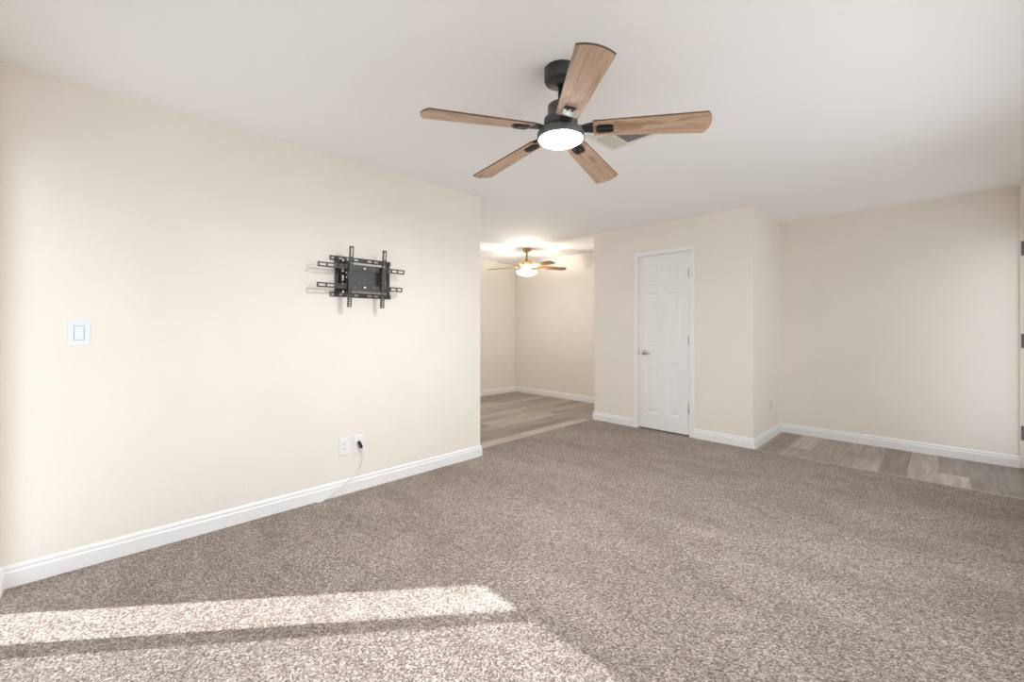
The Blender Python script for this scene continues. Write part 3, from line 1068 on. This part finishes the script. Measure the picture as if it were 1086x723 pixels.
# ------------------------------------------------------------------ light switch
sw = thing('light_switch', 'white square switch plate with a single rocker on the left wall', 'light switch', (XL, -0.0815, 1.183))
bm = bmesh.new(); box(bm, 0, 0.007, -0.0395, 0.0395, -0.061, 0.061, 0.0025)
obj('wall_plate', bm, M['switch'], sw)
bm = bmesh.new(); box(bm, 0.0068, 0.0078, -0.0185, 0.0185, -0.036, 0.036)
fr_ = obj('rocker_gap', bm, M['groove'], sw)
bm = bmesh.new()
A = [(0.0070, -0.0168, -0.0345), (0.0070, 0.0168, -0.0345), (0.0070, 0.0168, 0.0345), (0.0070, -0.0168, 0.0345)]
B = [(0.0125, -0.0162, -0.034), (0.0125, 0.0162, -0.034), (0.0088, 0.0162, 0.034), (0.0088, -0.0162, 0.034)]
va = [bm.verts.new(p) for p in A]; vb = [bm.verts.new(p) for p in B]
bm.faces.new(va); bm.faces.new(vb)
for k in range(4):
    bm.faces.new((va[k], va[(k + 1) % 4], vb[(k + 1) % 4], vb[k]))
obj('rocker', bm, M['switch'], sw)

# ------------------------------------------------------------------ outlets and cord
OUT = []
for nm, lab, yc_, zc in (('wall_outlet', 'white duplex outlet plate with nothing plugged in', 1.2625, 0.346),
                         ('wall_outlet', 'white outlet plate with a dark plug and white cord', 1.3695, 0.3465)):
    o = thing(nm, lab, 'outlet', (XL, yc_, zc), 0, 'outlets low on the left wall')
    bm = bmesh.new(); box(bm, 0, 0.006, -0.0385, 0.0385, -0.064, 0.064, 0.0022)
    obj('cover_plate', bm, M['plastic'], o)
    for s in (-1, 1):
        bm = bmesh.new()
        poly = []
        for q in range(24):
            t = 2 * PI * q / 24
            poly.append((0.0165 * math.cos(t), max(-0.0125, min(0.0125, 0.0165 * math.sin(t)))))
        a = [bm.verts.new((0.0058, p, r + s * 0.0205)) for p, r in poly]; b = [bm.verts.new((0.0085, p, r + s * 0.0205)) for p, r in poly]
        bm.faces.new(a); bm.faces.new(b)
        for k in range(24):
            bm.faces.new((a[k], a[(k + 1) % 24], b[(k + 1) % 24], b[k]))
        rc_ = obj('receptacle', bm, M['plastic'], o)
        bm = bmesh.new()
        for yy, hh in ((-0.0065, 0.0042), (0.0065, 0.0035)):
            box(bm, 0.0083, 0.0088, yy - 0.0013, yy + 0.0013, s * 0.0205 + 0.003 - hh, s * 0.0205 + 0.003 + hh)
        box(bm, 0.0083, 0.0088, -0.0022, 0.0022, s * 0.0205 - 0.0095, s * 0.0205 - 0.005)
        obj('socket_slot', bm, M['slot'], rc_)
    bm = bmesh.new(); lathe(bm, [(0, 0.005), (0.0032, 0.005), (0.003, 0.007), (0, 0.0075)], 12)
    obj('screw', bm, M['plastic'], o, (0, 0, 0), (0, PI / 2, 0))
    OUT.append(o)

XW = XL
bm = bmesh.new()
pts = spline([(XW + 0.034, 1.384, 0.318), (XW + 0.034, 1.395, 0.285), (XW + 0.030, 1.391, 0.225), (XW + 0.026, 1.345, 0.140), (XW + 0.026, 1.255, 0.080), (XW + 0.030, 1.165, 0.034), (XW + 0.034, 1.095, 0.006), (XW + 0.036, 1.060, 0.005)], 8)
tube(bm, pts, 0.0042, 10)
cd = obj('power_cord', bm, M['cord'])
tag(cd, 'white cord hanging from the right outlet down to the carpet', 'cord')
bm = bmesh.new()
Rm = Matrix.Rotation(math.radians(22), 4, 'X')
box(bm, 0.0, 0.026, -0.009, 0.009, -0.030, 0.024, 0.004)
bmesh.ops.transform(bm, matrix=Matrix.Translation((XW + 0.0092, 1.371, 0.345)) @ Rm, verts=bm.verts[:])
obj('plug', bm, M['black'], cd)

# painted over wall plate in the entry recess
bm = bmesh.new()
box(bm, XC1, XC1 + 0.005, 5.255, 5.330, 0.300, 0.415, 0.002)
bx = obj('blank_plate', bm, M['beige_plate'])
tag(bx, 'small beige painted wall plate low on the closet side by the entry', 'wall plate')
